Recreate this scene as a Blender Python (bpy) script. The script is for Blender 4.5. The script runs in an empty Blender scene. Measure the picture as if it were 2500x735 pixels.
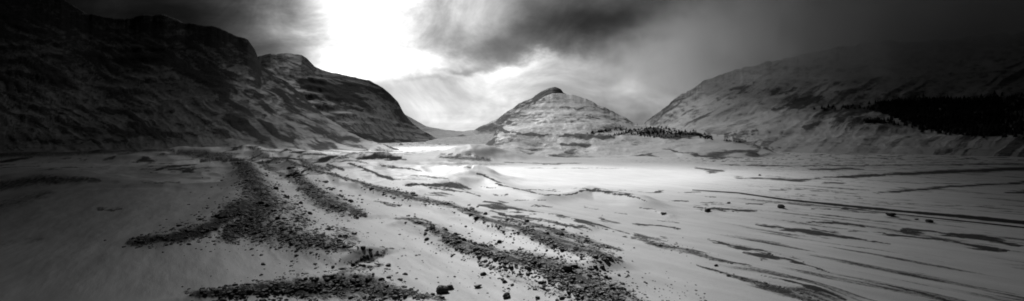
import bpy, bmesh, math, random
import numpy as np

random.seed(7)
rng = np.random.default_rng(11)
S = bpy.context.scene
COL = S.collection
CAMZ = 20.0            # the photographer stands on a moraine 20 m above the plain
F = 1100.0             # focal length in photo pixels (photo 2500 wide)
HOR = 340.0            # horizon row of the photo
SUN_AZ, SUN_EL = math.radians(-20.0), math.radians(41.0)
FILTER_Z = 900.0  # height of the added light filter sheet

# ------------------------------------------------------------------ noise
def _h(ix, iy, seed):
    n = (ix.astype(np.int64) * 374761393 + iy.astype(np.int64) * 668265263 + seed * 974634777) & 0xFFFFFFFF
    n = ((n ^ (n >> 13)) * 1274126177) & 0xFFFFFFFF
    n = (n ^ (n >> 16)) & 0xFFFFFF
    return n / float(0xFFFFFF)
def vnoise(x, y, seed=0):
    ix = np.floor(x); iy = np.floor(y)
    fx = x - ix; fy = y - iy
    fx = fx * fx * fx * (fx * (fx * 6 - 15) + 10); fy = fy * fy * fy * (fy * (fy * 6 - 15) + 10)
    a = _h(ix, iy, seed); b = _h(ix + 1, iy, seed); c = _h(ix, iy + 1, seed); d = _h(ix + 1, iy + 1, seed)
    return a + (b - a) * fx + (c - a) * fy + (a - b - c + d) * fx * fy
def fbm(x, y, o=4, seed=0, g=0.5):
    x = np.asarray(x, float); y = np.asarray(y, float)
    s = 0; a = 1.0; t = 0
    for i in range(o):
        s = s + a * vnoise(x, y, seed + i * 17); t += a; a *= g
        x, y = x * 1.6 - y * 1.2 + 3.1, x * 1.2 + y * 1.6 + 7.7
    return s / t                      # 0..1, mean .5
def ridged(x, y, o=4, seed=0):
    x = np.asarray(x, float); y = np.asarray(y, float)
    s = 0; a = 1.0; t = 0
    for i in range(o):
        s = s + a * (1 - np.abs(2 * vnoise(x, y, seed + i * 31) - 1)); t += a; a *= 0.5
        x, y = x * 1.6 - y * 1.2 + 5.3, x * 1.2 + y * 1.6 + 1.9
    return s / t
def sstep(a, b, x):
    t = np.clip((x - a) / (b - a), 0, 1); return t * t * (3 - 2 * t)

def polydist(X, Y, pts, ys=1.0):
    """distance from points to a polyline and the parameter (0..n-1) of the nearest spot; Y scaled by ys"""
    best = np.full(X.shape, 1e9); par = np.zeros(X.shape)
    for i in range(len(pts) - 1):
        ax, ay = pts[i][0], pts[i][1] * ys; bx, by = pts[i + 1][0], pts[i + 1][1] * ys
        dx, dy = bx - ax, by - ay; L = dx * dx + dy * dy + 1e-9
        t = np.clip(((X - ax) * dx + (Y * ys - ay) * dy) / L, 0, 1)
        d = np.hypot(X - ax - t * dx, Y * ys - ay - t * dy)
        m = d < best; best[m] = d[m]; par[m] = i + t[m]
    return best, par

def bands_mask(P, Q, bands, ys=2.0):
    """coverage 0..1 by bands: (points[(x,y,half-thickness)], strength, softness)"""
    out = np.zeros(P.shape)
    for pts, st, soft in bands:
        w = max(p[2] for p in pts)
        xs = [p[0] for p in pts]; yy = [p[1] for p in pts]; k = 1.0 + soft
        m = (P > min(xs) - w * 2.5 * k * ys) & (P < max(xs) + w * 2.5 * k * ys) & (Q > min(yy) - 2.5 * k * w) & (Q < max(yy) + 2.5 * k * w)
        if not m.any(): continue
        d, par = polydist(P[m], Q[m], pts, ys)
        hw = np.interp(par, range(len(pts)), [p[2] for p in pts]) * ys
        v = st * sstep(1.0 + soft, 1.0 - soft, d / np.maximum(hw, 1e-3))
        out[m] = np.maximum(out[m], v)
    return out

# ------------------------------------------------------------------ ground layout traced in image pixel coordinates
def on_plain(px, py, h=0.0):
    d = (CAMZ - h) * F / (py - HOR); return ((px - 1250) / F * d, d)

# moraine crests: (points, height m, half width m)
RIDGES = [
 ([(560,392),(600,402),(640,450),(690,520),(760,570),(850,600),(910,610)], 2.2, 7.0),
 ([(600,402),(590,450),(560,505),(470,560),(330,590)], 1.8, 7.0),
 ([(700,398),(745,440),(800,485),(880,520),(900,530)], 1.3, 5.0),
 ([(605,378),(700,402),(820,432),(900,455),(1000,478),(1060,495),(1130,515),(1200,540),(1290,565),(1380,590),(1440,610),(1500,640)], 2.0, 4.0),
 ([(960,530),(1020,540),(1060,560),(1110,592),(1190,615),(1260,632),(1330,645),(1390,668),(1460,700),(1540,740),(1600,790)], 1.5, 3.4),
 ([(250,760),(420,735),(540,712),(640,695),(760,672),(850,660),(930,668),(1010,720),(1060,760)], 1.2, 3.0),
 ([(640,372),(740,385),(850,398),(920,420),(960,436),(1030,444),(1100,446)], 1.8, 10.0),
 ([(1120,432),(1165,424),(1200,436),(1230,452),(1262,462),(1330,476),(1400,470),(1440,462),(1500,472),(1560,482),(1605,500)], 1.7, 6.0),
 ([(1100,446),(1130,430),(1165,424)], 2.4, 9.0),
 ([(-40,425),(120,420),(240,436)], 3.0, 20.0),
 ([(-60,385),(150,376),(330,366),(480,368),(570,378)], 3.5, 25.0),
 ([(1160,498),(1250,508),(1330,520),(1420,548),(1480,556)], 0.7, 5.0),
 ([(1560,578),(1640,596),(1720,622),(1830,655),(1950,690),(2060,728)], 0.7, 3.5),
 ([(1500,470),(1560,485),(1600,497)], 0.8, 5.0),
]
RW = []
for pts, h, w in RIDGES:
    RW.append(([on_plain(a, b, h) for a, b in pts], h, w))
# mounds: (px, py of top, height, half x, half y in m)
MOUNDS = [(935,378,4.5,26,30),(905,382,3.5,18,22),(1010,377,3.5,30,30),(1110,375,6.0,42,45),(1170,380,4.0,32,36),
          (1255,383,2.6,50,40),(1185,428,2.2,14,14),(1090,432,2.2,16,16),(1030,398,2.2,30,22),(960,400,2.5,26,20),
          (860,405,3.0,26,22),(800,392,3.0,30,26),(1440,466,1.1,7,10),(700,385,3.5,30,26),(520,378,4.5,40,28),
          (80,384,3.2,70,50),(250,381,3.6,80,60),(400,385,2.8,70,50),(560,380,3.6,60,60),(660,382,3,50,50),(760,383,3,40,40),(180,390,2.2,60,40),(1727,512,.5,2.4,3),(1908,506,.5,3,3.6),(2175,526,.5,3,3.6),(1620,520,.55,2.0,4)]
MW = []
for a, b, h, sx, sy in MOUNDS:
    X, Y = on_plain(a, b, h)
    MW.append((X, Y, h * 1.35, sx, sy * .55) if h > 1.5 else (X, Y, h, sx, sy))
DIRX, DIRY = 0.6, -0.8          # the direction the drifts and moraines run

def ground_h(x, y):
    x = np.asarray(x, float); y = np.asarray(y, float)
    shp = x.shape; x = x.ravel(); y = y.ravel()
    r = np.hypot(x, y)
    a = x * DIRX + y * DIRY; b = -x * DIRY + y * DIRX      # along, across the drifts
    near = sstep(2500, 500, r)
    z = near * ((fbm(a / 70, b / 26, 4, 3) - .5) * 1.3 + (fbm(a / 14, b / 4.5, 3, 5) - .5) * .34)
    z += sstep(300, 150, r) * ((fbm(a / 5, b / 1.4, 3, 6) - .5) * .11 + (ridged(a / 9, b / 2.6, 2, 16) - .5) * .07)
    u = x / np.maximum(y, 30)
    hum = sstep(0.02, -0.12, u) * sstep(-1.6, -.6, u) * sstep(130, 230, y) * sstep(900, 560, y)
    z += hum * ((ridged(x / 60, y / 55, 4, 8) - .55) * 7.5)
    hum2 = sstep(0.02, .2, u) * sstep(240, 300, y) * sstep(900, 560, y)
    z += hum2 * (fbm(a / 40, b / 30, 3, 18) - .5) * 1.6
    for pts, h, w in RW:
        xs = [p[0] for p in pts]; ys = [p[1] for p in pts]
        m = (x > min(xs) - 3.5 * w) & (x < max(xs) + 3.5 * w) & (y > min(ys) - 3.5 * w) & (y < max(ys) + 3.5 * w)
        if not m.any(): continue
        d, par = polydist(x[m], y[m], pts)
        ww = w * (.75 + .5 * fbm(x[m] / 15, y[m] / 15, 2, 40))
        n = len(pts) - 1
        endf = np.minimum(sstep(-.02, .6, par), sstep(n + .02, n - .6, par))
        endf = .25 + .75 * endf
        z[m] += h * endf * np.exp(-(d / ww) ** 2 * 1.1)
    for X, Y, h, sx, sy in MW:
        m = (np.abs(x - X) < 3.2 * sx) & (np.abs(y - Y) < 3.2 * sy)
        if not m.any(): continue
        wx = (fbm(x[m] / sx, y[m] / sy, 3, 50) - .5) * 1.1
        q = ((x[m] - X) / sx + wx) ** 2 + ((y[m] - Y) / sy - wx) ** 2
        z[m] += h * np.exp(-q * .8)
    # the land falls a little right at the photographer's feet and lies flat far out
    return z.reshape(shp)

# bare gravel, wind-scoured strips, (x, y, half thickness) in image pixels
GB = [
 # lower left cover
 ([(470,722,8),(600,712,18),(740,700,26),(860,700,34),(930,715,24),(1000,720,10),(1080,728,5)],.80,.45),
 ([(860,640,5),(920,618,7),(935,606,4)],.62,.6), ([(800,672,5),(880,655,8),(930,640,4)],.62,.6),
 # big fan
 ([(572,398,6),(600,404,14),(622,450,22),(640,500,30),(610,545,26),(560,580,14)],.78,.5),
 ([(640,400,6),(700,430,7),(760,470,5)],.5,.6),
 ([(600,500,22),(530,545,18),(430,576,16),(330,592,9)],.86,.45),
 ([(600,560,26),(690,570,34),(780,590,26),(850,606,9)],.66,.55),
 ([(640,480,14),(700,505,14),(745,545,14)],.58,.6),
 ([(820,556,4),(850,570,10),(850,600,8),(890,622,4)],.6,.6),
 ([(440,372,8),(500,378,14),(560,385,9)],.75,.4),
 ([(0,452,14),(110,438,14),(240,440,5)],.78,.5), ([(120,470,12),(0,500,20)],.55,.8),
 ([(250,510,3),(290,508,3)],.6,.6), ([(100,585,6),(-100,600,14)],.4,.8),
 ([(0,378,8),(140,374,9),(300,368,8),(420,366,4)],.8,.5), ([(0,352,4),(160,354,5),(330,352,3)],.8,.5),
 ([(350,446,2),(440,444,2)],.5,.6),
 # second band
 ([(735,388,3),(745,400,8),(790,412,6)],.75,.4), ([(712,412,4),(745,450,14),(790,490,22),(850,512,14),(890,525,5)],.74,.5),
 ([(800,402,3),(836,414,3)],.75,.5),
 # long crest
 ([(612,380,2),(700,392,3),(760,412,4),(860,440,4),(905,456,6),(960,470,8),(1010,481,8),(1060,494,7),(1100,503,7),(1150,518,7),(1200,540,9),(1260,558,13),(1330,578,16),(1400,603,17),(1460,622,14),(1502,636,6)],.78,.5),
 ([(1220,528,5),(1300,548,7),(1390,575,7),(1470,596,5),(1515,610,3)],.6,.6),
 ([(850,398,1.5),(900,418,2.5),(925,428,4),(960,438,2)],.8,.4), ([(955,436,2),(1040,438,2)],.5,.5),
 ([(985,452,2),(1060,452,5),(1110,452,7),(1140,458,4)],.78,.4), ([(920,492,2),(980,502,2)],.55,.6),
 ([(1040,473,2),(1080,474,3),(1110,478,1.5)],.6,.5), ([(1140,470,2),(1170,480,2)],.7,.5),
 # front ridge
 ([(970,532,5),(1012,538,7),(1050,552,6),(1075,568,12),(1110,588,15),(1150,605,13),(1220,620,12),(1290,632,17),(1340,648,22),(1380,672,28),(1430,700,32),(1500,732,26),(1540,752,20)],.74,.5),
 ([(1150,628,8),(1240,668,12),(1320,700,16),(1400,728,14)],.42,.8),
 # snow crest line
 ([(1155,424,1),(1185,430,2.5),(1215,446,2),(1262,462,1.4),(1330,477,1.2),(1395,473,1),(1432,464,2.5),(1500,472,1.2),(1560,480,1.5),(1580,492,1.2)],.92,.5),
 ([(1280,461,1),(1370,465,1)],.8,.5), ([(1400,460,1.2),(1500,465,1),(1590,470,1)],.7,.6),
 # middle streaks
 ([(1165,500,3),(1220,504,5),(1260,512,3),(1325,520,1.5)],.76,.5), ([(1200,514,2),(1240,518,3)],.7,.6),
 ([(1255,488,1),(1325,490,1)],.7,.6),([(1430,505,1),(1465,511,1)],.7,.6),
 ([(1265,524,3),(1298,527,2)],.75,.5), ([(1330,538,2),(1390,550,2),(1300,532,2)],.6,.6),
 ([(1365,531,3),(1395,533,2)],.65,.5),([(1410,540,3),(1440,549,5),(1480,560,3),(1525,572,1.5)],.78,.5),
 ([(1470,535,4),(1490,545,4)],.62,.6), ([(1532,546,1.5),(1565,551,4),(1590,552,3),(1655,564,1)],.86,.4),
 ([(1545,570,2),(1590,588,6),(1650,604,9),(1710,618,5),(1790,645,2)],.78,.5),
 ([(1540,575,1.5),(1640,582,1.5)],.65,.5),
 ([(1725,583,1.5),(1790,595,2.5),(1850,605,2),(1900,620,1)],.82,.4),
 ([(1820,612,2),(1870,622,7),(1920,628,4),(1970,640,3),(2015,660,1)],.84,.4),
 ([(1735,632,2),(1790,645,3),(1835,655,1.5)],.8,.4),
 ([(1710,650,1.5),(1780,672,4),(1850,690,6),(1900,706,9),(1960,725,8),(2020,745,5)],.84,.4),
 ([(1870,668,1),(1930,682,3),(2010,706,4),(2070,728,2)],.78,.4),
 ([(2160,700,1),(2230,715,2.5),(2300,738,3)],.7,.5),
 ([(1840,546,1.5),(1885,550,3),(1905,553,2)],.85,.4), ([(1915,556,4),(1970,562,6),(2030,575,5),(2090,583,2),(2160,596,1)],.86,.45),
 ([(1990,556,2),(2050,566,2)],.7,.5), ([(2090,563,2),(2160,566,2)],.6,.5),
 ([(2160,570,2),(2230,578,4),(2300,586,3),(2380,604,5),(2440,612,2)],.86,.45), ([(2300,569,2),(2400,580,4),(2500,602,4)],.85,.45),
 ([(1980,540,1),(2080,545,4),(2120,552,1)],.82,.4), ([(2215,562,3),(2250,564,5),(2290,566,2)],.95,.3),
 ([(1700,507,1),(1760,510,1.5),(1800,514,3.5),(1850,516,1.5)],.84,.4), ([(2060,510,2),(2110,512,3),(2130,510,1)],.84,.4),
 ([(1640,491,1.5),(1680,489,2)],.85,.4), ([(1715,494,1.2),(1780,496,1)],.8,.4), ([(1830,495,1),(1870,496,1)],.8,.4),
 ([(1590,470,1.5),(1625,467,2)],.8,.4), ([(1660,471,1),(1700,466,2)],.85,.4), ([(1720,480,1.2),(1745,481,1.2)],.8,.4),
 ([(1975,510,1),(2030,510,2)],.7,.5), ([(1700,502,1),(1760,502,1)],.6,.5),
 # broken patches in the middle
 ([(1180,492,1),(1215,496,2.5),(1235,500,1)],.85,.5), ([(1230,520,2),(1285,531,3),(1330,540,1.5)],.8,.5), ([(1340,524,1.2),(1372,527,2)],.8,.5),
 ([(1370,545,1.5),(1420,556,2.5),(1450,566,1)],.8,.5), ([(1200,475,1),(1240,478,1)],.7,.5), ([(1300,500,1),(1345,504,1)],.7,.5),
 ([(1050,460,2),(1110,466,2.5),(1150,470,1)],.8,.5), ([(1175,456,1),(1210,460,1.5)],.7,.5), ([(1000,428,1.5),(1060,432,3),(1100,436,2)],.6,.6),
 ([(930,405,1.5),(990,412,2.5),(1030,418,1.5)],.7,.6), ([(860,372,1.5),(920,372,2),(960,370,1)],.6,.6), ([(1230,396,1.2),(1330,400,1.5),(1420,398,1)],.6,.6),
 ([(640,384,2),(700,386,3),(740,392,2)],.75,.5), ([(700,372,1.5),(790,378,2),(850,386,1.5)],.7,.5), ([(480,392,1.5),(550,394,2),(590,392,1.5)],.7,.5),
 ([(1560,506,1),(1600,511,1)],.7,.5), ([(1490,520,1),(1530,525,1.5)],.7,.5), ([(1600,540,1),(1650,546,1.2)],.6,.5),
 # far flat strips on the right
 ([(1800,434,1.5),(1880,436,2),(1950,440,3),(1990,438,1.5)],.82,.5), ([(1990,434,1.2),(2100,430,3),(2160,428,2)],.86,.4),
 ([(2160,426,3),(2300,420,5),(2500,412,5)],.82,.5), ([(2010,446,1.5),(2060,447,2)],.7,.5),
 ([(2140,470,2),(2210,466,3),(2320,456,3),(2500,446,3)],.78,.5), ([(1980,414,2),(2060,412,3),(2110,414,2)],.75,.5),
 ([(1700,410,2),(1760,417,3),(1730,420,3)],.7,.5), ([(1760,402,1),(1900,405,1.3),(2100,404,1),(2500,400,1.5)],.75,.5),
 ([(2460,470,3),(2520,468,5)],.9,.4), ([(1920,478,1),(2000,476,1)],.6,.5), ([(2040,484,1),(2110,486,1)],.6,.5),
 ([(1880,464,1),(1960,462,1)],.6,.5), ([(2050,492,1),(2500,505,1)],.45,.5),
 ([(1280,410,1),(1530,411,.8)],.55,.6), ([(1130,408,1.5),(1150,410,1.5)],.7,.4),
 # hummocks
 ([(875,388,4),(925,381,6),(975,386,4)],.8,.4), ([(1075,384,3),(1130,386,6),(1190,390,6)],.62,.6), ([(955,384,2),(990,390,2)],.6,.6), ([(1080,376,1.2),(1150,378,1.2),(1200,386,1)],.6,.5),
 ([(1120,398,4),(1180,400,5),(1230,402,3)],.45,.6), ([(800,385,1.5),(860,392,2),(900,400,1.5)],.55,.6),
 # foot of the left slope
 ([(60,372,3),(200,366,4),(330,370,2)],.6,.6), ([(380,378,3),(520,374,4),(600,376,2)],.6,.6), ([(640,350,2),(760,362,3),(840,372,3),(900,378,1)],.5,.7),
 ([(430,352,2),(560,358,2.5),(690,372,2)],.6,.6), ([(260,360,2),(420,358,2)],.6,.6),
]
TRACKS = [([(1690,464),(1800,471),(1920,488),(2050,501),(2200,516),(2350,529),(2520,546)], [1.2,1.6,2,2.6,3.2,4,5]),
          ([(1960,499),(2090,512),(2200,524),(2350,540),(2520,558)], [.5,.8,1,1.4,2])]

# ------------------------------------------------------------------ node helpers
class N:
    def __init__(s, nt): s.nt = nt
    def node(s, t, **k):
        n = s.nt.nodes.new(t)
        for a, b in k.items(): setattr(n, a, b)
        return n
    def set(s, sock, v):
        if isinstance(v, bpy.types.NodeSocket): s.nt.links.new(v, sock)
        else: sock.default_value = v
    def m(s, op, a, b=None, c=None, clamp=False):
        n = s.node('ShaderNodeMath', operation=op, use_clamp=clamp)
        s.set(n.inputs[0], a)
        if b is not None: s.set(n.inputs[1], b)
        if c is not None: s.set(n.inputs[2], c)
        return n.outputs[0]
    def add(s, a, b): return s.m('ADD', a, b)
    def sub(s, a, b): return s.m('SUBTRACT', a, b)
    def mul(s, a, b): return s.m('MULTIPLY', a, b)
    def div(s, a, b): return s.m('DIVIDE', a, b)
    def exp(s, a): return s.m('EXPONENT', a)
    def smooth(s, x, a, b, o0=0.0, o1=1.0):
        n = s.node('ShaderNodeMapRange', interpolation_type='SMOOTHSTEP')
        s.set(n.inputs[0], x); n.inputs[1].default_value = a; n.inputs[2].default_value = b
        n.inputs[3].default_value = o0; n.inputs[4].default_value = o1
        return n.outputs[0]
    def lin(s, x, a, b, o0, o1):
        n = s.node('ShaderNodeMapRange'); s.set(n.inputs[0], x)
        n.inputs[1].default_value = a; n.inputs[2].default_value = b
        n.inputs[3].default_value = o0; n.inputs[4].default_value = o1
        return n.outputs[0]
    def gauss(s, u, v, cu, cv, su, sv):
        a = s.m('POWER', s.m('ABSOLUTE', s.mul(s.sub(u, cu), 1 / su)), 2.0)
        b = s.m('POWER', s.m('ABSOLUTE', s.mul(s.sub(v, cv), 1 / sv)), 2.0)
        return s.exp(s.mul(s.add(a, b), -0.5))
    def noise(s, vec, scale, detail=4, rough=.5, dist=0):
        n = s.node('ShaderNodeTexNoise'); s.nt.links.new(vec, n.inputs['Vector'])
        n.inputs['Scale'].default_value = scale; n.inputs['Detail'].default_value = detail
        n.inputs['Roughness'].default_value = rough; n.inputs['Distortion'].default_value = dist
        return n.outputs['Fac']
    def mapping(s, vec, rot=(0,0,0), scale=(1,1,1), loc=(0,0,0)):
        n = s.node('ShaderNodeMapping'); s.nt.links.new(vec, n.inputs[0])
        n.inputs['Location'].default_value = loc; n.inputs['Rotation'].default_value = rot; n.inputs['Scale'].default_value = scale
        return n.outputs[0]
    def grey(s, v):
        n = s.node('ShaderNodeCombineColor')
        for i in range(3): s.set(n.inputs[i], v)
        return n.outputs[0]
    def mixf(s, f, a, b):
        n = s.node('ShaderNodeMix', data_type='FLOAT')
        s.set(n.inputs[0], f); s.set(n.inputs[2], a); s.set(n.inputs[3], b)
        return n.outputs[0]

def new_mat(name):
    m = bpy.data.materials.new(name); m.use_nodes = True; m.node_tree.nodes.clear()
    return m, N(m.node_tree)

def snow_rock_mat(name, stretch, fine, rock=(.03,.085), snow=(.66,.84), bump=.5, bdist=.3, edge=.1, amp=.9, spec=.3):
    """snow over dark stone: attribute 'bare' says how much stone shows, the noise breaks it up"""
    m, n = new_mat(name)
    pos = n.node('ShaderNodeNewGeometry').outputs['Position']
    at = n.node('ShaderNodeAttribute', attribute_name='bare').outputs['Fac']
    rot = (0, 0, math.atan2(-DIRY, DIRX))
    v = n.mapping(n.mapping(pos, rot=rot), scale=stretch)
    n1 = n.noise(v, fine, 7, .68)
    n2 = n.noise(pos, fine * 2.7, 5, .7)
    n3 = n.noise(pos, fine * 9, 3, .7)
    f = n.add(at, n.mul(n.sub(n.add(n.mul(n1, .45), n.add(n.mul(n2, .3), n.mul(n3, .25))), .5), amp * 2.6))
    fac = n.smooth(f, .5 - edge, .5 + edge)
    rn = n.lin(n.noise(pos, fine * 3.1, 4, .7), .3, .7, rock[0], rock[1])
    sn = n.lin(n.noise(v, fine * .25, 5, .6), .3, .7, snow[0], snow[1])
    # thin dusting of grit in the snow close to bare ground
    sn = n.mul(n.mul(sn, n.smooth(at, .0, .9, 1.0, .6)), n.lin(n3, .3, .7, .84, 1.08))
    col = n.mixf(fac, sn, rn)
    b = n.node('ShaderNodeBsdfPrincipled')
    n.set(b.inputs['Base Color'], n.grey(col))
    n.set(b.inputs['Roughness'], n.mixf(fac, .55, .9))
    n.set(b.inputs['Specular IOR Level'], n.mixf(fac, spec, .15))
    bp = n.node('ShaderNodeBump'); bp.inputs['Strength'].default_value = bump; bp.inputs['Distance'].default_value = bdist
    n.set(bp.inputs['Height'], n.add(n.mul(n1, .6), n.mul(n.noise(pos, fine * 1.9, 5, .65), n.mixf(fac, .25, 1.2))))
    n.nt.links.new(bp.outputs[0], b.inputs['Normal'])
    o = n.node('ShaderNodeOutputMaterial'); n.nt.links.new(b.outputs[0], o.inputs[0])
    return m

def stone_mat(name, lo, hi, sc, cap=.55):
    m, n = new_mat(name)
    g = n.node('ShaderNodeNewGeometry')
    tc = n.node('ShaderNodeTexCoord').outputs['Object']
    ns = n.noise(g.outputs['Position'], sc, 5, .65)
    nb = n.noise(tc, 2.0, 4, .6)
    c = n.mul(n.lin(ns, .3, .7, lo, hi), n.lin(nb, .3, .7, .7, 1.25))
    sx = n.node('ShaderNodeSeparateXYZ'); n.nt.links.new(g.outputs['Normal'], sx.inputs[0])
    up = n.smooth(n.add(sx.outputs['Z'], n.mul(n.sub(ns, .5), 1.2)), cap + .3, cap + .5)   # drifted snow on flat tops
    b = n.node('ShaderNodeBsdfPrincipled')
    n.set(b.inputs['Base Color'], n.grey(n.mixf(up, c, .6))); b.inputs['Roughness'].default_value = .85
    b.inputs['Specular IOR Level'].default_value = .2
    bp = n.node('ShaderNodeBump'); bp.inputs['Strength'].default_value = .6; bp.inputs['Distance'].default_value = .08
    n.set(bp.inputs['Height'], ns); n.nt.links.new(bp.outputs[0], b.inputs['Normal'])
    o = n.node('ShaderNodeOutputMaterial'); n.nt.links.new(b.outputs[0], o.inputs[0])
    return m

# ------------------------------------------------------------------ mesh helpers
def np_mesh(name, verts, faces, attrs=None, smooth=True):
    me = bpy.data.meshes.new(name)
    verts = np.asarray(verts, np.float32); faces = np.asarray(faces, np.int32)
    k = faces.shape[1]
    me.vertices.add(len(verts)); me.vertices.foreach_set('co', verts.ravel())
    me.loops.add(faces.size); me.loops.foreach_set('vertex_index', faces.ravel())
    me.polygons.add(len(faces))
    me.polygons.foreach_set('loop_start', np.arange(0, faces.size, k, dtype=np.int32))
    me.polygons.foreach_set('loop_total', np.full(len(faces), k, np.int32))
    me.polygons.foreach_set('use_smooth', np.full(len(faces), smooth, bool))
    me.update(calc_edges=True)
    for a, v in (attrs or {}).items():
        at = me.attributes.new(a, 'FLOAT', 'POINT'); at.data.foreach_set('value', np.asarray(v, np.float32))
    return me
def link(name, me, mat, kind=None, label=None, cat=None, group=None, parent=None):
    o = bpy.data.objects.new(name, me); COL.objects.link(o)
    if mat and not me.materials: me.materials.append(mat)
    if kind: o['kind'] = kind
    if label: o['label'] = label
    if cat: o['category'] = cat
    if group: o['group'] = group
    if parent: o.parent = parent
    return o
def grid_faces(nr, nc, wrap=False):
    r = np.arange(nr - 1)[:, None]; c = np.arange(nc if wrap else nc - 1)[None, :]
    c2 = (c + 1) % nc
    return np.stack([r * nc + c, r * nc + c2, (r + 1) * nc + c2, (r + 1) * nc + c], -1).reshape(-1, 4)

# ------------------------------------------------------------------ ground
def build_ground():
    az = np.concatenate([np.radians(np.arange(-54, 54, .085)), np.radians(np.arange(54, 306, 2.0))])
    r = np.concatenate([np.array([.5, 3, 8, 14, 20, 26, 32, 37]), CAMZ * F / np.concatenate([np.arange(520, 100, -1.0), np.arange(100, 14, -.45)]), np.geomspace(1650, 60000, 40)])
    A, R = np.meshgrid(az, r)
    X = R * np.sin(A); Y = R * np.cos(A)
    Z = ground_h(X, Y)
    far = R > 1500
    Z[far] = Z[far] * 0.0 - .5
    P = np.where(Y > 5, 1250 + F * X / np.maximum(Y, 5), -9999)
    Q = HOR + F * (CAMZ - Z) / np.maximum(Y, 5)
    # ragged edges: shift the look-up a little
    a = X * DIRX + Y * DIRY; b = -X * DIRY + Y * DIRX
    wp = (fbm(a / 16, b / 5, 5, 60, .65) - .5); wq = (fbm(a / 14 + 50, b / 5, 5, 61, .65) - .5)
    k = np.clip((Q - HOR) / 150, .1, 2)
    bare = bands_mask(P + wp * 44 * k, Q + wq * 16 * k, [(p_, s_ * (.98 if max(q_[2] for q_ in p_) < 7.5 else .8), min(1, f_ + (.2 if max(q_[2] for q_ in p_) < 7.5 else .35))) for p_, s_, f_ in GB])
    a = X * DIRX + Y * DIRY; b = -X * DIRY + Y * DIRX
    # scattered wind-scoured wisps
    st = fbm(a / 22, b / 2.2, 5, 70, .6)
    u = X / np.maximum(Y, 30)
    zone = sstep(.3, .6, u) * 1.15 + sstep(-.02, -.2, u) * sstep(200, 300, Y) * 1.7 + sstep(.1, .3, u) * sstep(300, 420, Y) * 1.0
    zone = np.clip(zone, 0, 1.7) * (Y > 0)
    st = np.where(u < 0, fbm(X / 16, Y / 20, 6, 77, .6), st)
    bare = np.maximum(bare, sstep(.5, .74, st) * .5 * zone)
    bare = np.maximum(bare, .08)
    me = np_mesh('ground', np.stack([X, Y, Z], -1).reshape(-1, 3), grid_faces(len(r), len(az), True), {'bare': bare.ravel()})
    # face order gives normals pointing up or down: make them up
    if me.polygons[50].normal.z < 0: me.flip_normals()
    return link('ground', me, M_ground, kind='structure')

M_ground = snow_rock_mat('wind packed snow over gravel', (.22, 1.2, 1), .9, rock=(.04, .10), snow=(.76, .93), bump=.5, bdist=.2, edge=.22, amp=1.0, spec=.35)
build_ground()

def ground_pt(px, py):
    """a spot on the ground seen at the given image pixel"""
    px = np.atleast_1d(np.asarray(px, float)); py = np.atleast_1d(np.asarray(py, float))
    h = np.zeros_like(px)
    for _ in range(7):
        d = (CAMZ - h) * F / (py - HOR); x = (px - 1250) / F * d; h = .5 * h + .5 * ground_h(x, d)
    return x, d, ground_h(x, d)

# vehicle tracks: shallow dark ruts laid 4 cm above the snow
M_track = snow_rock_mat('packed dark track', (.1, 2, 1), .8, rock=(.02, .05), snow=(.3, .4), amp=.7)
for pts, ws in TRACKS:
    n = 160; t = np.linspace(0, len(pts) - 1, n)
    px = np.interp(t, range(len(pts)), [p[0] for p in pts]); py = np.interp(t, range(len(pts)), [p[1] for p in pts])
    w = np.interp(t, range(len(pts)), ws)
    w = w * (.7 + .6 * fbm(t * 6, t * 0, 3, 5))
    rows = []; bar = []
    for s in (-1, -.5, 0, .5, 1):
        x, y, z = ground_pt(px, py + s * w)
        rows.append(np.stack([x, y, z + .05], -1)); bar.append(np.full(n, .95 - .5 * abs(s) ** 2 - .35 * sstep(1.2, 0, t)))
    me = np_mesh('track', np.concatenate(rows), grid_faces(5, n), {'bare': np.concatenate(bar)})
    if me.polygons[0].normal.z < 0: me.flip_normals()
    link('track', me, M_track, kind='structure')

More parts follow.
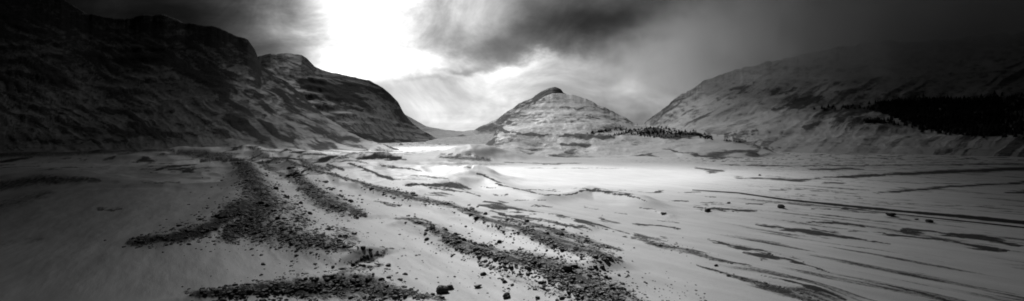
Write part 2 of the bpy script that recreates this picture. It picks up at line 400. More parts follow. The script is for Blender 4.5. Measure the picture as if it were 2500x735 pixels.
# ------------------------------------------------------------------ mountains
def mountain(name, crest, base, dcrest, dbase, mat, prof=1.0, namp=.03, terr=None, bands=(), gully=(28, .5), slant=0.0,
             rockiness=.5, seed=0, rough_crest=2.0, step=2.2, rows=150, floor_bare=.1, nscale=1.0, streak=None):
    cx = [p[0] for p in crest]; bx = [p[0] for p in base]
    px = np.arange(cx[0], cx[-1] + step, step)
    t = np.concatenate([np.linspace(0, 1, rows), 1 + np.linspace(0, 1, 30)[1:]])
    P, T = np.meshgrid(px, t)
    CY = np.interp(P, cx, [p[1] for p in crest]); BY = np.interp(P, bx, [p[1] for p in base])
    kern = np.exp(-.5 * (np.arange(-90, 91) * step / 45.0) ** 2); kern /= kern.sum()
    def soft(xs, ys):
        q = np.interp(px, xs, ys); q = np.convolve(np.pad(q, 90, 'edge'), kern, 'valid')
        return np.broadcast_to(q, P.shape)
    BY = soft(bx, [p[1] for p in base])
    Db = F * (CAMZ + 1) / (BY - HOR)          # the foot meets the plain
    Dc = np.maximum(soft([p[0] for p in dcrest], [p[1] for p in dcrest]), Db * 1.12)
    Tc = np.clip(T, 0, 1)
    CS = soft(cx, [p[1] for p in crest])
    CY = CS + (CY - CS) * Tc ** 3 + (fbm(P / 26, P * 0, 5, seed + 2, .6) - .5) * rough_crest * 4 * Tc ** 10
    D = Db + (Dc - Db) * Tc
    g = prof(Tc) if callable(prof) else Tc ** prof
    PY = BY + (CY - BY) * g
    Z = CAMZ + (HOR - PY) * D / F
    relief = (BY - CY) * Dc / F
    env = np.sin(np.pi * np.clip(Tc, 0, 1)) ** .6
    # gullies run down the slope, beds run along it
    gl = ridged(P / gully[0] + T * slant * 6, T * 1.6 + P / 400, 3, seed + 5) - .55
    fb = fbm(P / 60 * nscale, T * 7 * nscale, 6, seed + 9, .55) - .5
    X = (P - 1250) / F * D
    Lw = np.median(relief[0]) * .55 * nscale
    wb = fbm(X / Lw, D / Lw, 7, seed + 12, .55) - .5
    wr = ridged(X / Lw * 1.3 + D / Lw * slant, D / Lw * .6, 5, seed + 13) - .55
    Z = Z + relief * env * (gl * gully[1] * namp * 1.3 + fb * namp * .8 + wb * namp * 5 + wr * namp * 2.2)
    if terr:
        k, a = terr
        ph = Z / k + fbm(P / 180, T * 2, 3, seed + 4) * 1.2
        fr = ph - np.floor(ph)
        Z = Z + a * k * env * (sstep(.1, .6, fr) - fr) * sstep(0, .3, fbm(P / 70, T * 5, 3, seed + 44) - .42)
    sk = None
    if streak:
        ang, st_, zs = streak; ca, sa = math.cos(ang), math.sin(ang); Q0 = PY
        al = P * ca + Q0 * sa; ac = -P * sa + Q0 * ca
        wv = (fbm(P / 120, Q0 / 60, 3, seed + 80) - .5) * 26
        sk = fbm(al / 80, (ac + wv) / 12, 6, seed + 81, .6)
        Z = Z + relief * env * (sk - .5) * zs * sstep(0, .35, Tc)
    B = np.clip(T - 1, 0, 1)
    D = D + B * Dc * .35
    Z = Z - B * relief * 1.05 * (1 - .2 * (1 - B))
    X = (P - 1250) / F * D
    Z[0] -= 6
    # where stone shows
    Pq = P; Qq = HOR + F * (CAMZ - Z) / D
    w1 = fbm(P / 22, Qq / 9, 4, seed + 70) - .5; w2 = fbm(P / 22 + 90, Qq / 9, 4, seed + 71) - .5
    bare = bands_mask(Pq + w1 * 34, Qq + w2 * 16, bands, 1.6)
    dz = np.gradient(Z, axis=0) / np.maximum(np.gradient(D, axis=0), .1)
    dzl = np.gradient(Z, axis=1) / np.maximum(np.abs(np.gradient(X, axis=1)), .05)
    steep = np.hypot(dz, dzl)
    rk = sstep(.45, 1.1, steep + (fbm(P / 14, Qq / 5, 4, seed + 30) - .5) * .9)
    if sk is not None:
        bare = bare * (.25 + 1.0 * sstep(.36, .58, sk))
        patch = sstep(.35, .62, fbm(P / 150, Qq / 60, 3, seed + 85))
        bare = np.maximum(bare, sstep(.46, .68, sk) * st_ * (.35 + .65 * patch))
    bare = np.maximum(bare, rk * rockiness) + floor_bare
    me = np_mesh(name, np.stack([X, D, Z], -1).reshape(-1, 3), grid_faces(len(t), len(px)), {'bare': bare.ravel()})
    if me.polygons[len(px) * 40].normal.z < 0: me.flip_normals()
    o = link(name, me, mat, kind='structure')
    def surf(qx, qy, Qq=Qq, X=X, D=D, Z=Z):
        """surface spot seen at the image pixel (qx, qy)"""
        j = int(np.clip(round((qx - px[0]) / step), 0, len(px) - 1))
        q = Qq[:rows, j]; i = int(np.argmin(np.abs(q - qy)))
        return X[i, j], D[i, j], Z[i, j], abs(q[i] - qy)
    return o, surf

M_far = snow_rock_mat('distant snow slope with painted haze', (1, 1, 1), .012, rock=(.22, .34), snow=(.5, .62), bump=.3, bdist=6, edge=.3, amp=.8, spec=.1)  # distance haze is put into the pale rock colour
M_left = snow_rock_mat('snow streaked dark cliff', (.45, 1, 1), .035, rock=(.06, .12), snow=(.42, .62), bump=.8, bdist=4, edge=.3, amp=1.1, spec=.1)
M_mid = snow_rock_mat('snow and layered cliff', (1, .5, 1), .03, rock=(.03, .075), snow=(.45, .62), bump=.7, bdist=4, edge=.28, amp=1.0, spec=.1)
M_peak = snow_rock_mat('rock and snow with painted haze', (1, .5, 1), .03, rock=(.14, .24), snow=(.45, .62), bump=.7, bdist=4, edge=.3, amp=1.0, spec=.1)  # rock colour lightened to imitate haze over the shaded peak
M_hill = snow_rock_mat('snow covered hill side', (1, .6, 1), .06, rock=(.06, .14), snow=(.74, .86), bump=.5, bdist=2, edge=.24, amp=1.0, spec=.2)
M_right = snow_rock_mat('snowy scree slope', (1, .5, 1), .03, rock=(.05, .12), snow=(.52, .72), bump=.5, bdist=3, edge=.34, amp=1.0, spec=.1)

# farthest ridges between the mountains
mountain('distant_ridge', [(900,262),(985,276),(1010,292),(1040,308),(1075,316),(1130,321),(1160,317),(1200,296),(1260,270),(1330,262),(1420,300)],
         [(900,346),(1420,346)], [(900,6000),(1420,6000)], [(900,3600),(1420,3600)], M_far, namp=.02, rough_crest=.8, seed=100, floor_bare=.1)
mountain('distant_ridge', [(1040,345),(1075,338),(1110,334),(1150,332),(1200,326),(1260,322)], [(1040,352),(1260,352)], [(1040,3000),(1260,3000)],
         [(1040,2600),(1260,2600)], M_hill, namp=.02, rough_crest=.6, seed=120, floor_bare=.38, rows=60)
# back peak behind the central hill
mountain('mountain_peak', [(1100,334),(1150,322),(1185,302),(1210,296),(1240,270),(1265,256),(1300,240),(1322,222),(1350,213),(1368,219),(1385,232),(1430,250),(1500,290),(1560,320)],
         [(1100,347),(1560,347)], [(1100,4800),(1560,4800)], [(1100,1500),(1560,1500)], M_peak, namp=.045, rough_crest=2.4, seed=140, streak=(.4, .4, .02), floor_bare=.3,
         bands=[([(1170,318,8),(1250,285,12),(1320,240,14),(1370,222,8)],.35,.6)])
# layered mountain left of the gap
mountain('layered_mountain', [(520,240),(590,170),(632,138),(660,131),(700,130),(735,133),(752,146),(770,164),(800,176),(850,186),(900,195),(930,212),(955,232),(972,250),(985,275),(1000,294),(1030,318),(1058,334),(1072,343)],
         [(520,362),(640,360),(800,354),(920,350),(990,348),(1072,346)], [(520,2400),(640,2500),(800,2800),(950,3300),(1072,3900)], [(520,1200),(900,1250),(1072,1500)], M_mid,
         prof=lambda t: t ** 1.15, streak=(.35, .45, .01), namp=.022, terr=(62, .5), gully=(44, .12), rough_crest=1.3, seed=160, rockiness=.4, floor_bare=.13, bands=[
         ([(742,205,12),(800,215,22),(850,225,26),(885,240,10)],.8,.35), ([(765,236,5),(810,245,7),(870,248,10),(905,262,6)],.9,.3),
         ([(830,258,4),(880,270,4)],.8,.4), ([(880,205,8),(935,225,12),(955,245,8)],.55,.5),
         ([(955,245,4),(975,262,8),(990,285,9),(1000,305,7)],.95,.35), ([(985,308,4),(1030,325,6),(1065,341,3)],.9,.4),
         ([(790,172,2),(880,195,2.5),(930,215,3)],.5,.5), ([(800,318,6),(870,332,7),(940,342,5),(1000,344,3)],.8,.45)])
# great dark mountain on the left
mountain('dark_mountain', [(-700,-260),(-300,-150),(0,-75),(150,-6),(185,18),(215,32),(285,46),(320,44),(345,38),(400,36),(430,44),(450,56),(515,63),(545,72),(575,86),(605,98),(622,122),(636,158),(660,178),(700,200),(760,252),(800,290),(850,322),(900,343),(945,356),(990,372)],
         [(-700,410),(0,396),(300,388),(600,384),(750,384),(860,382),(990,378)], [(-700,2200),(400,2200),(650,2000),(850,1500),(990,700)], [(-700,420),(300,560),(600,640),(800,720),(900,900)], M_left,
         prof=lambda t: .5 * t ** 1.05 + .5 * t ** 1.9, streak=(.5, .62, .012), namp=.014, terr=(60, .22), gully=(60, .15), slant=-.5, rough_crest=2.2, seed=180, rockiness=.5, floor_bare=.25, bands=[
         ([(470,95,10),(540,100,24),(590,125,28),(630,158,16)],1.0,.4), ([(440,62,6),(520,78,10),(590,104,10)],.9,.4),
         ([(180,135,12),(300,150,16),(420,140,18),(500,160,20)],.85,.5), ([(430,165,10),(520,195,18),(560,240,10)],.85,.5),
         ([(540,235,8),(600,262,9),(640,285,5)],.85,.45), ([(620,160,6),(690,200,8),(760,252,7)],.7,.5),
         ([(0,200,50),(140,190,40)],.5,.8), ([(0,60,40),(200,70,26),(400,62,10)],.5,.8), ([(560,290,14),(640,318,22),(700,338,12)],.62,.55),
         ([(700,280,8),(770,312,10),(840,336,7),(880,344,4)],.6,.5), ([(440,300,6),(560,330,8),(640,345,5)],.5,.6),
         ([(0,262,5),(160,268,5),(420,276,5)],.5,.6), ([(150,310,6),(330,326,7),(500,330,5)],.5,.6), ([(0,340,4),(300,345,4)],.5,.6)])
# right mountain rising into the cloud
_, surf_right = mountain('right_mountain', [(1540,325),(1575,300),(1610,272),(1650,240),(1700,208),(1770,180),(1850,158),(1930,138),(2000,124),(2090,108),(2160,100),(2230,104),(2350,92),(2600,70),(3000,40),(3400,20)],
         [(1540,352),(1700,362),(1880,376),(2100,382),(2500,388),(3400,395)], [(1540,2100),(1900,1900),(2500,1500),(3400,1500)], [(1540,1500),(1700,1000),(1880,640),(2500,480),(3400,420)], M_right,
         prof=lambda t: .4 * t + .6 * t ** 1.8, streak=(-.5, .5, .009), namp=.02, gully=(60, .15), slant=.9, rough_crest=4.0, seed=203, rockiness=.4, floor_bare=.22, bands=[
         ([(1760,240,6),(1800,225,8),(1850,205,4)],.62,.6), ([(1895,225,10),(1930,215,7)],.7,.5), ([(1900,270,6),(1960,250,12),(2000,240,7)],.75,.5),
         ([(1870,160,3),(1920,150,2)],.6,.6), ([(1960,315,5),(2000,300,5)],.6,.6), ([(1640,290,8),(1600,300,10)],.45,.7),
         ([(2050,205,8),(2140,190,5)],.45,.7), ([(2010,270,6),(2100,262,9),(2300,262,18),(2500,250,24)],.7,.6)])
# the hill in the middle: a white front with a long shoulder to the right
_, surf_hill = mountain('snow_hill', [(1160,372),(1185,352),(1200,338),(1215,312),(1240,290),(1265,268),(1290,256),(1312,246),(1330,235),(1350,229),(1385,231),(1418,236),(1440,245),(1478,264),(1510,281),(1550,302),(1585,309),(1640,311),(1720,320),(1790,334),(1850,354),(1900,374),(1915,380)],
         [(1160,390),(1250,398),(1500,402),(1750,400),(1915,386)], [(1160,600),(1215,760),(1345,1150),(1550,950),(1915,560)], [(1160,430),(1250,385),(1500,370),(1750,385),(1915,480)], M_hill,
         prof=lambda t: .8 * t ** 1.15 + .2 * sstep(.25, .6, t), namp=.012, terr=(17, .3), gully=(20, .1), rough_crest=2.2, seed=220, rockiness=.4, floor_bare=.15, rows=190, streak=(-.12, .5, .006), step=1.8, bands=[
         ([(1198,352,3),(1203,335,4),(1222,308,3),(1240,300,4)],.9,.5), ([(1225,312,3),(1245,322,3)],.8,.5),
         ([(1255,326,2),(1320,330,4),(1350,330,2)],.62,.5), ([(1370,330,3),(1420,332,6),(1490,338,5)],.55,.6),
         ([(1370,352,4),(1430,354,6)],.5,.7), ([(1385,372,7),(1430,366,3)],.5,.7), ([(1545,370,3),(1570,376,7),(1600,384,5)],.5,.7),
         ([(1440,327,1.2),(1475,322,1.2),(1510,314,1)],.9,.5), ([(1450,324,1.2),(1500,319,1.2),(1545,317,1.5)],.9,.5), ([(1490,332,1.2),(1530,325,2),(1560,322,3)],.95,.5), ([(1560,326,4),(1640,330,7),(1700,334,6),(1735,338,3)],1.1,.4), ([(1560,318,3),(1620,320,5),(1700,328,4)],1.0,.5), ([(1620,365,2),(1700,378,3),(1740,386,4),(1820,390,2)],.55,.6), ([(1320,240,3),(1290,258,3),(1262,275,2)],.4,.7),
         ([(1350,262,2),(1430,262,2),(1480,268,1.5)],.42,.7), ([(1270,290,1.5),(1360,286,2),(1480,292,2)],.4,.7), ([(1480,262,2),(1540,296,2)],.45,.7),
         ([(1230,376,5),(1280,378,7),(1330,372,4)],.32,.8), ([(1650,390,3),(1700,392,3)],.5,.7)])

# ------------------------------------------------------------------ trees
M_needle, nn = new_mat('dark spruce needles')
bs = nn.node('ShaderNodeBsdfPrincipled'); ps = nn.node('ShaderNodeNewGeometry').outputs['Position']
nn.set(bs.inputs['Base Color'], nn.grey(nn.lin(nn.noise(ps, 1.5, 3), .3, .7, .012, .045))); bs.inputs['Roughness'].default_value = .9
bs.inputs['Specular IOR Level'].default_value = .1
oo = nn.node('ShaderNodeOutputMaterial'); nn.nt.links.new(bs.outputs[0], oo.inputs[0])

def conifer(seed, h=5.0):
    r = random.Random(seed); v = []; f = []
    def cone(z0, z1, r0, k, r1=.0):
        i0 = len(v)
        for j in range(k):
            a = 2 * math.pi * j / k + r.random() * .4; q = r0 * r.uniform(.6, 1.15)
            v.append((q * math.cos(a), q * math.sin(a), z0 + r.uniform(-.25, .1) * r0))
        v.append((r.uniform(-.05, .05), r.uniform(-.05, .05), z1))
        for j in range(k): f.append((i0 + j, i0 + (j + 1) % k, i0 + k))
    cone(-.6, h * .55, .16, 5)
    w = h * r.uniform(.17, .24); n = 6
    for i in range(n):
        t = i / n
        cone(h * (.10 + .82 * t), h * (.34 + .70 * t) if i < n - 1 else h, w * (1 - t) ** .85 + .12, 9)
    return np.array(v), np.array(f)
tree_me = []
for s in range(5):
    v, f = conifer(s, 5.0); me = np_mesh('spruce_tree', v, f, smooth=False); me.materials.append(M_needle); tree_me.append(me)

TL = [ # rows of spruces on the hill shoulder: (points, spread, number)
 ([(1430,326),(1470,322),(1500,318),(1512,309)],1.0,16), ([(1445,323),(1480,320),(1530,316)],1.0,14),
 ([(1490,331),(1530,324),(1545,317)],1.6,18), ([(1540,320),(1590,313),(1640,316)],1.6,26),
 ([(1540,330),(1580,325),(1620,326)],3.0,34), ([(1575,322),(1640,324),(1700,330),(1738,338)],5.5,150),
 ([(1560,332),(1620,336),(1660,336)],2.0,26), ([(1768,344),(1790,346),(1810,348)],.8,11)]
labels = ['dark spruce in the dense dark stand on the shoulder of the snowy hill']
k = 0
for li, (pts, sp, n) in enumerate(TL):
    for i in range(n):
        t = (i + rng.random()) / n * (len(pts) - 1)
        a = np.interp(t, range(len(pts)), [p[0] for p in pts]) + rng.normal() * 2; b = np.interp(t, range(len(pts)), [p[1] for p in pts]) + rng.normal() * sp * .5
        x, y, z, e = surf_hill(a, b)
        if e > 4: continue
        o = link('spruce_tree', tree_me[k % 5], None, cat='tree'); k += 1
        o.location = (x, y, z); s = rng.uniform(.6, 1.05) * y / 900; o.scale = (s * 2.0, s * 2.0, s); o.rotation_euler = (0, 0, rng.uniform(0, 6.28))
        if li < 3: o['label'] = 'spruce in the thin slanting rows left of the dense dark stand on the hill'; o['group'] = 'spruces in thin rows on the hill'
        elif li == 7: o['label'] = 'small spruce in the short row right of the dense stand, low on the hill'; o['group'] = 'spruces in the short right row'
        else: o['label'] = 'dark spruce in the dense stand on the shoulder of the snowy hill'; o['group'] = 'spruces in the dense stand on the hill'

# the black wood on the right slope, one mass nobody could count
VV = []; FF = []; off = 0
base_v = [conifer(50 + s, 9.0) for s in range(4)]
cnt = 0; tries = 0
WOOD = [([(1990,268),(2060,264),(2130,262),(2200,262)],[2,5,8,12]), ([(2150,262),(2250,280),(2350,288),(2450,285),(2700,280)],[10,36,44,48,55]),
        ([(2110,298),(2160,300),(2210,300)],[2,4,8])]
WOOD.append(([(2130,262),(2250,280),(2350,288),(2450,285),(2700,280)],[12,46,53,56,62]))
WN = [90, 2800, 60, 330]
for (pts, hw), n in zip(WOOD, WN):
    for i in range(n):
        t = (rng.random() ** (1.0)) * (len(pts) - 1)
        a = np.interp(t, range(len(pts)), [p[0] for p in pts]); w = np.interp(t, range(len(pts)), hw)
        b = np.interp(t, range(len(pts)), [p[1] for p in pts]) + rng.uniform(-1, 1) * w
        if vnoise(np.array([a / 40.]), np.array([b / 7.]), 9)[0] < .28 and n < 2000: continue
        x, y, z, e = surf_right(a, b)
        if e > 5: continue
        v, f = base_v[i % 4]; s = rng.uniform(.7, 1.35); c = math.cos(i); sn = math.sin(i)
        q = np.stack([(v[:, 0] * c - v[:, 1] * sn) * 1.5, (v[:, 0] * sn + v[:, 1] * c) * 1.5, v[:, 2]], -1) * s + (x + rng.normal() * 3, y + rng.normal() * 4, z)
        VV.append(q); FF.append(f + off); off += len(v)
me = np_mesh('distant_forest', np.concatenate(VV), np.concatenate(FF), smooth=False)
link('distant_forest', me, M_needle, kind='stuff', label='black spruce wood spread along the lower slope of the right mountain', cat='forest')

# ------------------------------------------------------------------ stones
M_stone = stone_mat('dark moraine stone', .025, .10, 3.0, cap=.52)
def stone_geo(seed, sub=1, flat=.6):
    bm = bmesh.new(); bmesh.ops.create_icosphere(bm, subdivisions=sub, radius=1.0)
    r = random.Random(seed)
    planes = []
    for i in range(9):
        a = r.uniform(0, 6.28); c = r.uniform(-1, 1); s_ = math.sqrt(1 - c * c)
        planes.append((math.cos(a) * s_, math.sin(a) * s_, c, r.uniform(.5, .85)))
    sx, sy = r.uniform(.75, 1.2), r.uniform(.65, 1.0)
    for v in bm.verts:
        p = v.co.copy()
        for a, b, c, d in planes:
            k_ = p.x * a + p.y * b + p.z * c
            if k_ > d: p.x -= a * (k_ - d); p.y -= b * (k_ - d); p.z -= c * (k_ - d)
        p *= 1 + r.uniform(-.06, .06)
        v.co = (p.x * sx * 1.25, p.y * sy * 1.25, p.z * flat * 1.15)
    v = np.array([q.co[:] for q in bm.verts]); f = np.array([[q.index for q in fc.verts] for fc in bm.faces]); bm.free()
    return v, f
lo = [stone_geo(i, 1, random.uniform(.45, .8)) for i in range(10)]
hi = [stone_geo(30 + i, 2, random.uniform(.5, .85)) for i in range(12)]
hi_me = []
for v, f in hi:
    me = np_mesh('stone', v, f, smooth=False); me.materials.append(M_stone); hi_me.append(me)

# where stones lie: band index, number, size in image pixels
def gb(x, y): return [g[0] for g in GB if g[0][0][:2] == (x, y)][0]
SB = [ # band, number, median size
 (gb(470,722), 2175, 6.5), (gb(860,640), 50, 6), (gb(800,672), 70, 6), (gb(572,398), 2175, 4.4), (gb(640,400), 200, 4), (gb(600,500), 1595, 4.4),
 (gb(600,560), 2030, 4.8), (gb(640,480), 400, 4.4), (gb(820,556), 150, 5), (gb(735,388), 120, 3.4), (gb(712,412), 1377, 4.4), (gb(612,380), 3770, 3.8),
 (gb(1220,528), 300, 3.6), (gb(985,452), 130, 2.8), (gb(920,492), 50, 3), (gb(970,532), 3770, 5.6), (gb(1150,628), 420, 4.6),
 (gb(1545,570), 300, 2.8), (gb(1820,612), 60, 2.8), (gb(1710,650), 150, 3.2), (gb(1410,540), 60, 2.6)]
pool = []
for pts, n, med in SB:
    t = rng.random(n) * (len(pts) - 1)
    lens = [math.hypot(pts[i + 1][0] - pts[i][0], 2 * (pts[i + 1][1] - pts[i][1])) * (pts[i][2] + pts[i + 1][2]) for i in range(len(pts) - 1)]
    cum = np.concatenate([[0], np.cumsum(lens)]) / sum(lens)
    t = np.interp(rng.random(n), cum, range(len(pts)))
    a = np.interp(t, range(len(pts)), [p[0] for p in pts]); b = np.interp(t, range(len(pts)), [p[1] for p in pts]); w = np.interp(t, range(len(pts)), [p[2] for p in pts])
    # clumped scatter, with strays outside
    far_ = np.where(rng.random(n) < .25, 1.9, .95)
    ox = rng.normal(size=n) * w * 1.3 * far_; oy = rng.normal(size=n) * w * .62 * far_
    a = a + ox; b = b + oy
    s = med * np.exp(rng.normal(size=n) * .62) * .82 * np.interp(b, [380, 480, 735], [.75, .95, 1.25])
    keep = (vnoise(a / 17, b / 8, 5) > .30) & (b < 760)
    for i in np.nonzero(keep)[0]: pool.append((a[i], b[i], s[i]))
# lone strays on open snow
for i in range(260):
    a = rng.uniform(860, 1500); b = rng.uniform(600, 735)
    if b < 540 + (a - 960) * .3: continue
    pool.append((a, b, 4.2 * math.exp(rng.normal() * .45)))
for i in range(70):
    a = rng.uniform(1540, 1760); pool.append((a, 690 + (a - 1540) * .25 + rng.normal() * 14, 4 * math.exp(rng.normal() * .35)))
for i in range(160):
    a = rng.uniform(700, 1500); b = 560 + (a - 700) * .1 + rng.normal() * 40; pool.append((a, b, 3.5 * math.exp(rng.normal() * .4)))
for a, b in [(1045,596),(1125,600),(1232,572),(986,607),(930,622),(1016,624),(1490,466),(1515,612),(1070,690),(1110,676),(1165,700),(1190,716),(1310,733)]:
    pool.append((a, b, 8))
pool = np.array(pool)
pool = pool[(pool[:, 1] > 352)]
gx, gy, gz = ground_pt(pool[:, 0], pool[:, 1])
size = pool[:, 2] * gy / F * .42            # radius in metres
pool[:, 2] = np.minimum(pool[:, 2], 17)
size = pool[:, 2] * gy / F * .42
order = np.argsort(-pool[:, 2])
ind = set(order[:270].tolist())
VV = []; FF = []; off = 0
for i in range(len(pool)):
    rz = rng.uniform(0, 6.28); s = size[i]
    if i in ind:
        o = link('stone', hi_me[i % 12], None, cat='stone')
        o.location = (gx[i], gy[i], gz[i] + .12 * s); o.rotation_euler = (rng.uniform(-.3, .3), rng.uniform(-.3, .3), rz); o.scale = (s, s, s)
        a, b = pool[i, 0], pool[i, 1]
        if b > 640 and a < 1110: g, l = 'stones of the lower left gravel bank', 'dark stone in the gravel bank along the lower left bottom edge'
        elif a > 930 and b > 520 + max(0, (a - 960)) * .24: g, l = 'stones of the front ridge', 'dark stone on or beside the front gravel ridge running to the bottom edge'
        elif a > 930: g, l = 'stones of the long ridge', 'dark stone on the long thin gravel ridge behind the front one'
        else: g, l = 'stones of the left gravel fan', 'dark stone in the broad gravel fan left of the middle'
        o['label'] = l; o['group'] = g
    else:
        v, f = lo[i % 10]; c = math.cos(rz); sn = math.sin(rz)
        q = np.stack([(v[:, 0] * c - v[:, 1] * sn), (v[:, 0] * sn + v[:, 1] * c), v[:, 2]], -1) * s + (gx[i], gy[i], gz[i] + .1 * s)
        VV.append(q); FF.append(f + off); off += len(v)
me = np_mesh('moraine_gravel', np.concatenate(VV), np.concatenate(FF), smooth=False)
link('moraine_gravel', me, M_stone, kind='stuff', label='countless small dark stones strewn along the moraine ridges and over the snow', cat='gravel')

BOULD = [ # px, py, width px, flat, tilt, label
 (1080,714,34,.75,.35,'large dark blocky boulder in snow at the bottom edge, biggest in front'),
 (1097,706,26,.45,-.3,'flat dark slab leaning on the biggest boulder at the bottom edge'),
 (1238,726,22,.8,.2,'round dark boulder alone in snow at the bottom edge, right of the biggest one'),
 (1168,701,20,.35,0,'thin flat dark stone lying alone in snow between the front ridge and bottom edge'),
 (1383,664,26,.8,.3,'largest black boulder on the crest of the front gravel ridge'),
 (1402,652,18,.7,.1,'dark boulder perched on the right rim of the front gravel ridge'),
 (1458,672,16,.6,.1,'low dark boulder on the right rim of the front ridge, nearer the bottom'),
 (905,612,14,.8,.1,'dark boulder at the right tip of the left gravel fan'),
 (1727,516,24,.8,0,'dark domed boulder on the open plain, leftmost of the line of four'),
 (1908,508,30,.6,0,'low dark boulder on the open plain, second from the left in the line of four'),
 (2175,527,30,.65,0,'pointed dark boulder on the dim plain just below the vehicle track'),
 (2268,542,24,.6,0,'small dark boulder rightmost on the dim plain below the track'),
 (2238,537,12,.5,0,'tiny flat stone just left of the rightmost boulder below the track'),
 (1780,497,14,.6,0,'small dark stone above and right of the leftmost plain boulder'),
 (1855,429,10,.9,0,'lone small dark rock on the far plain in front of the right mountain'),
 (1138,413,14,.8,0,'lone small dark rock on snow in front of the rounded mounds'),
 (1620,522,18,.5,0,'snow capped low boulder on the plain right of the middle'),
 (1748,649,9,.7,0,'small dark stone beside the gravel streaks in the lower right'),
 (1510,672,12,.4,0,'flat dark stone on clean snow right of the front ridge'),
 (1790,517,10,.5,0,'little stone at the left end of a dark streak on the plain')]
for i, (a, b, w, fl, ti, lab) in enumerate(BOULD):
    v, f = stone_geo(200 + i, 3, fl)
    v = v * (1 + .12 * (vnoise(v[:, 0] * 2.3 + 9, v[:, 1] * 2.3 + v[:, 2] * 2.1, i)[:, None] - .5))
    me = np_mesh('boulder', v, f, smooth=True)
    me.materials.append(M_stone)
    x, y, z = [float(q[0]) for q in ground_pt(a, b)]
    s = w * y / F * (.43 if b > 600 else .31)
    o = link('boulder', me, None, cat='boulder', label=lab)
    o.location = (x, y, z + .38 * s); o.scale = (s, s, s); o.rotation_euler = (ti, ti * .5, rng.uniform(0, 6.28))

# ------------------------------------------------------------------ added overhead filter sheet, no real cloud: dims sun and sky toward the sides
m, n = new_mat('light filter sheet')
pos = n.node('ShaderNodeNewGeometry').outputs['Position']
sp = n.node('ShaderNodeSeparateXYZ'); n.nt.links.new(pos, sp.inputs[0])
off_ = FILTER_Z / math.tan(SUN_EL)
gxn = n.sub(sp.outputs[0], off_ * math.sin(SUN_AZ)); gyn = n.sub(sp.outputs[1], off_ * math.cos(SUN_AZ))
wn = n.noise(pos, .004, 5, .55)
gxw = n.add(gxn, n.mul(n.sub(wn, .5), 60)); gyw = n.add(gyn, n.mul(n.sub(wn, .5), 90))
u = n.div(gxn, n.m('MAXIMUM', gyn, 55.0))
du = n.sub(u, .12)
du = n.m('MAXIMUM', n.mul(du, 1.12), n.mul(du, -1.2))
c = n.exp(n.mul(n.m('POWER', du, 2.0), -1 / (2 * .42 ** 2)))  # fan of full light ahead of the camera, fading to both sides
basev = n.mul(c, n.smooth(gyn, -300, 50, .2, .43))
h1x, h1y = on_plain(1420, 436)
h4 = n.add(n.mul(n.gauss(gxw, gyw, -330, 760, 90, 190), .13), n.mul(n.gauss(gxw, gyw, 760, 1250, 260, 330), .07))
h1 = n.mul(n.gauss(gxw, gyw, h1x, 262, 64, 50), 1.1)
h2 = n.mul(n.gauss(gxw, gyw, -150, 1000, 120, 260), .6)
sh = n.gauss(gxw, gyw, -1300, 1300, 700, 550)
h3 = n.add(n.mul(n.gauss(gxw, gyw, 60, 720, 150, 260), .16), n.mul(n.gauss(gxw, gyw, 30, 130, 65, 80), .14))
T = n.add(n.add(n.add(basev, h4), n.add(h1, n.add(h2, h3))), n.mul(sh, .02))
T = n.mul(T, n.lin(n.noise(pos, .0003, 1, .5), .3, .7, .95, 1.05))
T = n.m('MINIMUM', n.m('MAXIMUM', T, .01), 1.0)
tr = n.node('ShaderNodeBsdfTransparent'); n.set(tr.inputs[0], n.grey(T))
o = n.node('ShaderNodeOutputMaterial'); n.nt.links.new(tr.outputs[0], o.inputs[0])
R_ = 90000
v = [(R_ * math.cos(a), R_ * math.sin(a), FILTER_Z) for a in np.linspace(0, 2 * math.pi, 65)[:-1]] + [(0, 0, FILTER_Z)]
f = [(i, (i + 1) % 64, 64) for i in range(64)]
link('light_filter', np_mesh('light_filter', v, f), m, kind='structure')

# low cloud wrapped round the top of the right mountain: a real volume
m, n = new_mat('low mountain cloud')
pos = n.node('ShaderNodeNewGeometry').outputs['Position']
sp = n.node('ShaderNodeSeparateXYZ'); n.nt.links.new(pos, sp.inputs[0])
nz = n.noise(pos, .0035, 4, .55)
zz = n.add(sp.outputs[2], n.mul(n.sub(nz, .5), 330))
nz2 = n.noise(pos, .006, 5, .6, .5)
dn = n.mul(n.mul(n.smooth(zz, 160, 430), n.smooth(nz2, .38, .62, .25, 1.6)), n.smooth(sp.outputs[0], 450, 1250))
dn = n.mul(n.mul(dn, n.smooth(sp.outputs[1], 900, 1500)), n.smooth(sp.outputs[1], 3100, 2500))
v_ = n.node('ShaderNodeVolumePrincipled'); v_.inputs['Color'].default_value = (.98, .98, .98, 1); n.set(v_.inputs['Density'], n.mul(dn, .0052)); v_.inputs['Anisotropy'].default_value = .3
o = n.node('ShaderNodeOutputMaterial'); n.nt.links.new(v_.outputs[0], o.inputs['Volume'])
bmv = bmesh.new(); bmesh.ops.create_cube(bmv, size=1)
for q in bmv.verts: q.co = (250 + (q.co.x + .5) * 3600, 900 + (q.co.y + .5) * 2200, 60 + (q.co.z + .5) * 560)
me = bpy.data.meshes.new('low_cloud'); bmv.to_mesh(me); bmv.free()
link('low_cloud', me, m, kind='structure')
S.cycles.volume_step_rate = 1.0; S.cycles.volume_max_steps = 64; S.cycles.volume_bounces = 2

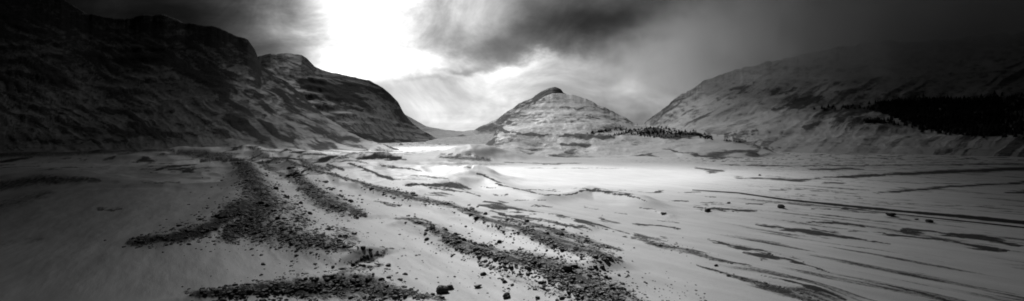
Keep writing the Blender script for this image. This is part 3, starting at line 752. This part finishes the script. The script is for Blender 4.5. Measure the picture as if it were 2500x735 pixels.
# ------------------------------------------------------------------ world
W = bpy.data.worlds.new('World'); S.world = W; W.use_nodes = True
W.node_tree.nodes.clear(); n = N(W.node_tree)
d = n.node('ShaderNodeTexCoord').outputs['Generated']
sp = n.node('ShaderNodeSeparateXYZ'); n.nt.links.new(d, sp.inputs[0])
yy = n.m('MAXIMUM', sp.outputs[1], .15)
u0 = n.div(sp.outputs[0], yy); v0 = n.div(sp.outputs[2], yy)
cv = n.node('ShaderNodeCombineXYZ'); n.set(cv.inputs[0], u0); n.set(cv.inputs[1], n.mul(v0, 1.5))
q1 = n.noise(cv.outputs[0], 3.2, 7, .58); 
cv2 = n.mapping(cv.outputs[0], loc=(4.3, 2.2, 1.0)); q2 = n.noise(cv2, 3.6, 7, .58)
uu = n.add(u0, n.mul(n.sub(q1, .5), .34)); vv = n.add(v0, n.mul(n.sub(q2, .5), .18))
def U(px): return (px - 1250) / F
def V(py): return (HOR - py) / F
BL = [ # px, py, sx, sy, radiance behind the filter sheet
 (842,-25,95,78,3.2), (885,85,90,50,2.0), (985,140,90,22,1.6), (810,160,60,25,1.2), (810,60,190,110,.8), (620,110,90,50,.35),
 (1070,265,190,80,.9), (1190,165,110,16,.85), (1250,185,120,35,.25), (1540,160,90,45,.34), (1650,225,170,70,.2), (1850,180,160,80,.2),
 (420,60,260,60,.26), (1170,30,90,45,.42), (2200,100,420,200,.42)]
tot = .085
for px, py, sx, sy, a in BL:
    tot = n.add(tot, n.mul(n.gauss(uu, vv, U(px), V(py), sx / F, sy / F), a))
for px, py, sx, sy, a in [(1450,75,240,40,.72), (1120,150,75,12,.6), (1060,175,60,8,.4), (1330,130,120,16,.4), (1760,50,260,50,.6), (1180,95,60,20,.35)]:
    tot = n.mul(tot, n.sub(1.0, n.mul(n.gauss(uu, vv, U(px), V(py), sx / F, sy / F), a)))
d1 = n.noise(cv.outputs[0], 4.5, 10, .62, .8)
cv3 = n.mapping(cv.outputs[0], rot=(0, 0, -.45), scale=(.45, 2.4, 1))      # high streaky cloud
d2 = n.noise(cv3, 5.0, 8, .6, .3)
det = n.exp(n.add(n.mul(n.sub(d1, .5), 2.6), n.mul(n.sub(d2, .5), n.smooth(u0, -.2, -.45, .15, 1.8))))
tot = n.mul(tot, det)
front = n.smooth(sp.outputs[1], -.1, .35)
high = n.smooth(sp.outputs[2], .75, .35, .25, 1.0)
tot = n.mul(tot, n.mul(n.mixf(front, .10, 1.0), high))
sky = n.node('ShaderNodeTexSky', sky_type='NISHITA'); sky.sun_disc = False; sky.sun_elevation = SUN_EL; sky.sun_rotation = SUN_AZ
bw = n.node('ShaderNodeRGBToBW'); n.nt.links.new(sky.outputs[0], bw.inputs[0])
tot = n.add(n.mul(tot, 22.0), n.mul(bw.outputs[0], .02))
bg = n.node('ShaderNodeBackground'); n.set(bg.inputs[0], n.grey(tot)); bg.inputs[1].default_value = .1
o = n.node('ShaderNodeOutputWorld'); n.nt.links.new(bg.outputs[0], o.inputs[0])

# ------------------------------------------------------------------ sun and camera
L = bpy.data.lights.new('sun', 'SUN'); L.energy = 5.0; L.angle = math.radians(.5); L.color = (1, 1, 1)
so = bpy.data.objects.new('sun', L); COL.objects.link(so)
so.rotation_euler = (math.radians(90) - SUN_EL, 0, math.pi - SUN_AZ)
from mathutils import Vector
sd = Vector((math.sin(SUN_AZ) * math.cos(SUN_EL), math.cos(SUN_AZ) * math.cos(SUN_EL), math.sin(SUN_EL)))
so.rotation_euler = sd.to_track_quat('Z', 'Y').to_euler()
cam = bpy.data.cameras.new('camera'); co = bpy.data.objects.new('camera', cam); COL.objects.link(co)
cam.sensor_width = 36; cam.lens = 36 * F / 2500; cam.shift_y = -(367.5 - HOR) / 2500
cam.clip_start = .1; cam.clip_end = 200000
co.location = (0, 0, CAMZ); co.rotation_euler = (math.radians(90), 0, 0)
S.camera = co
S.view_settings.view_transform = 'Standard'; S.view_settings.look = 'None'
S.cycles.filter_width = 1.8
S.cycles.transparent_max_bounces = 8
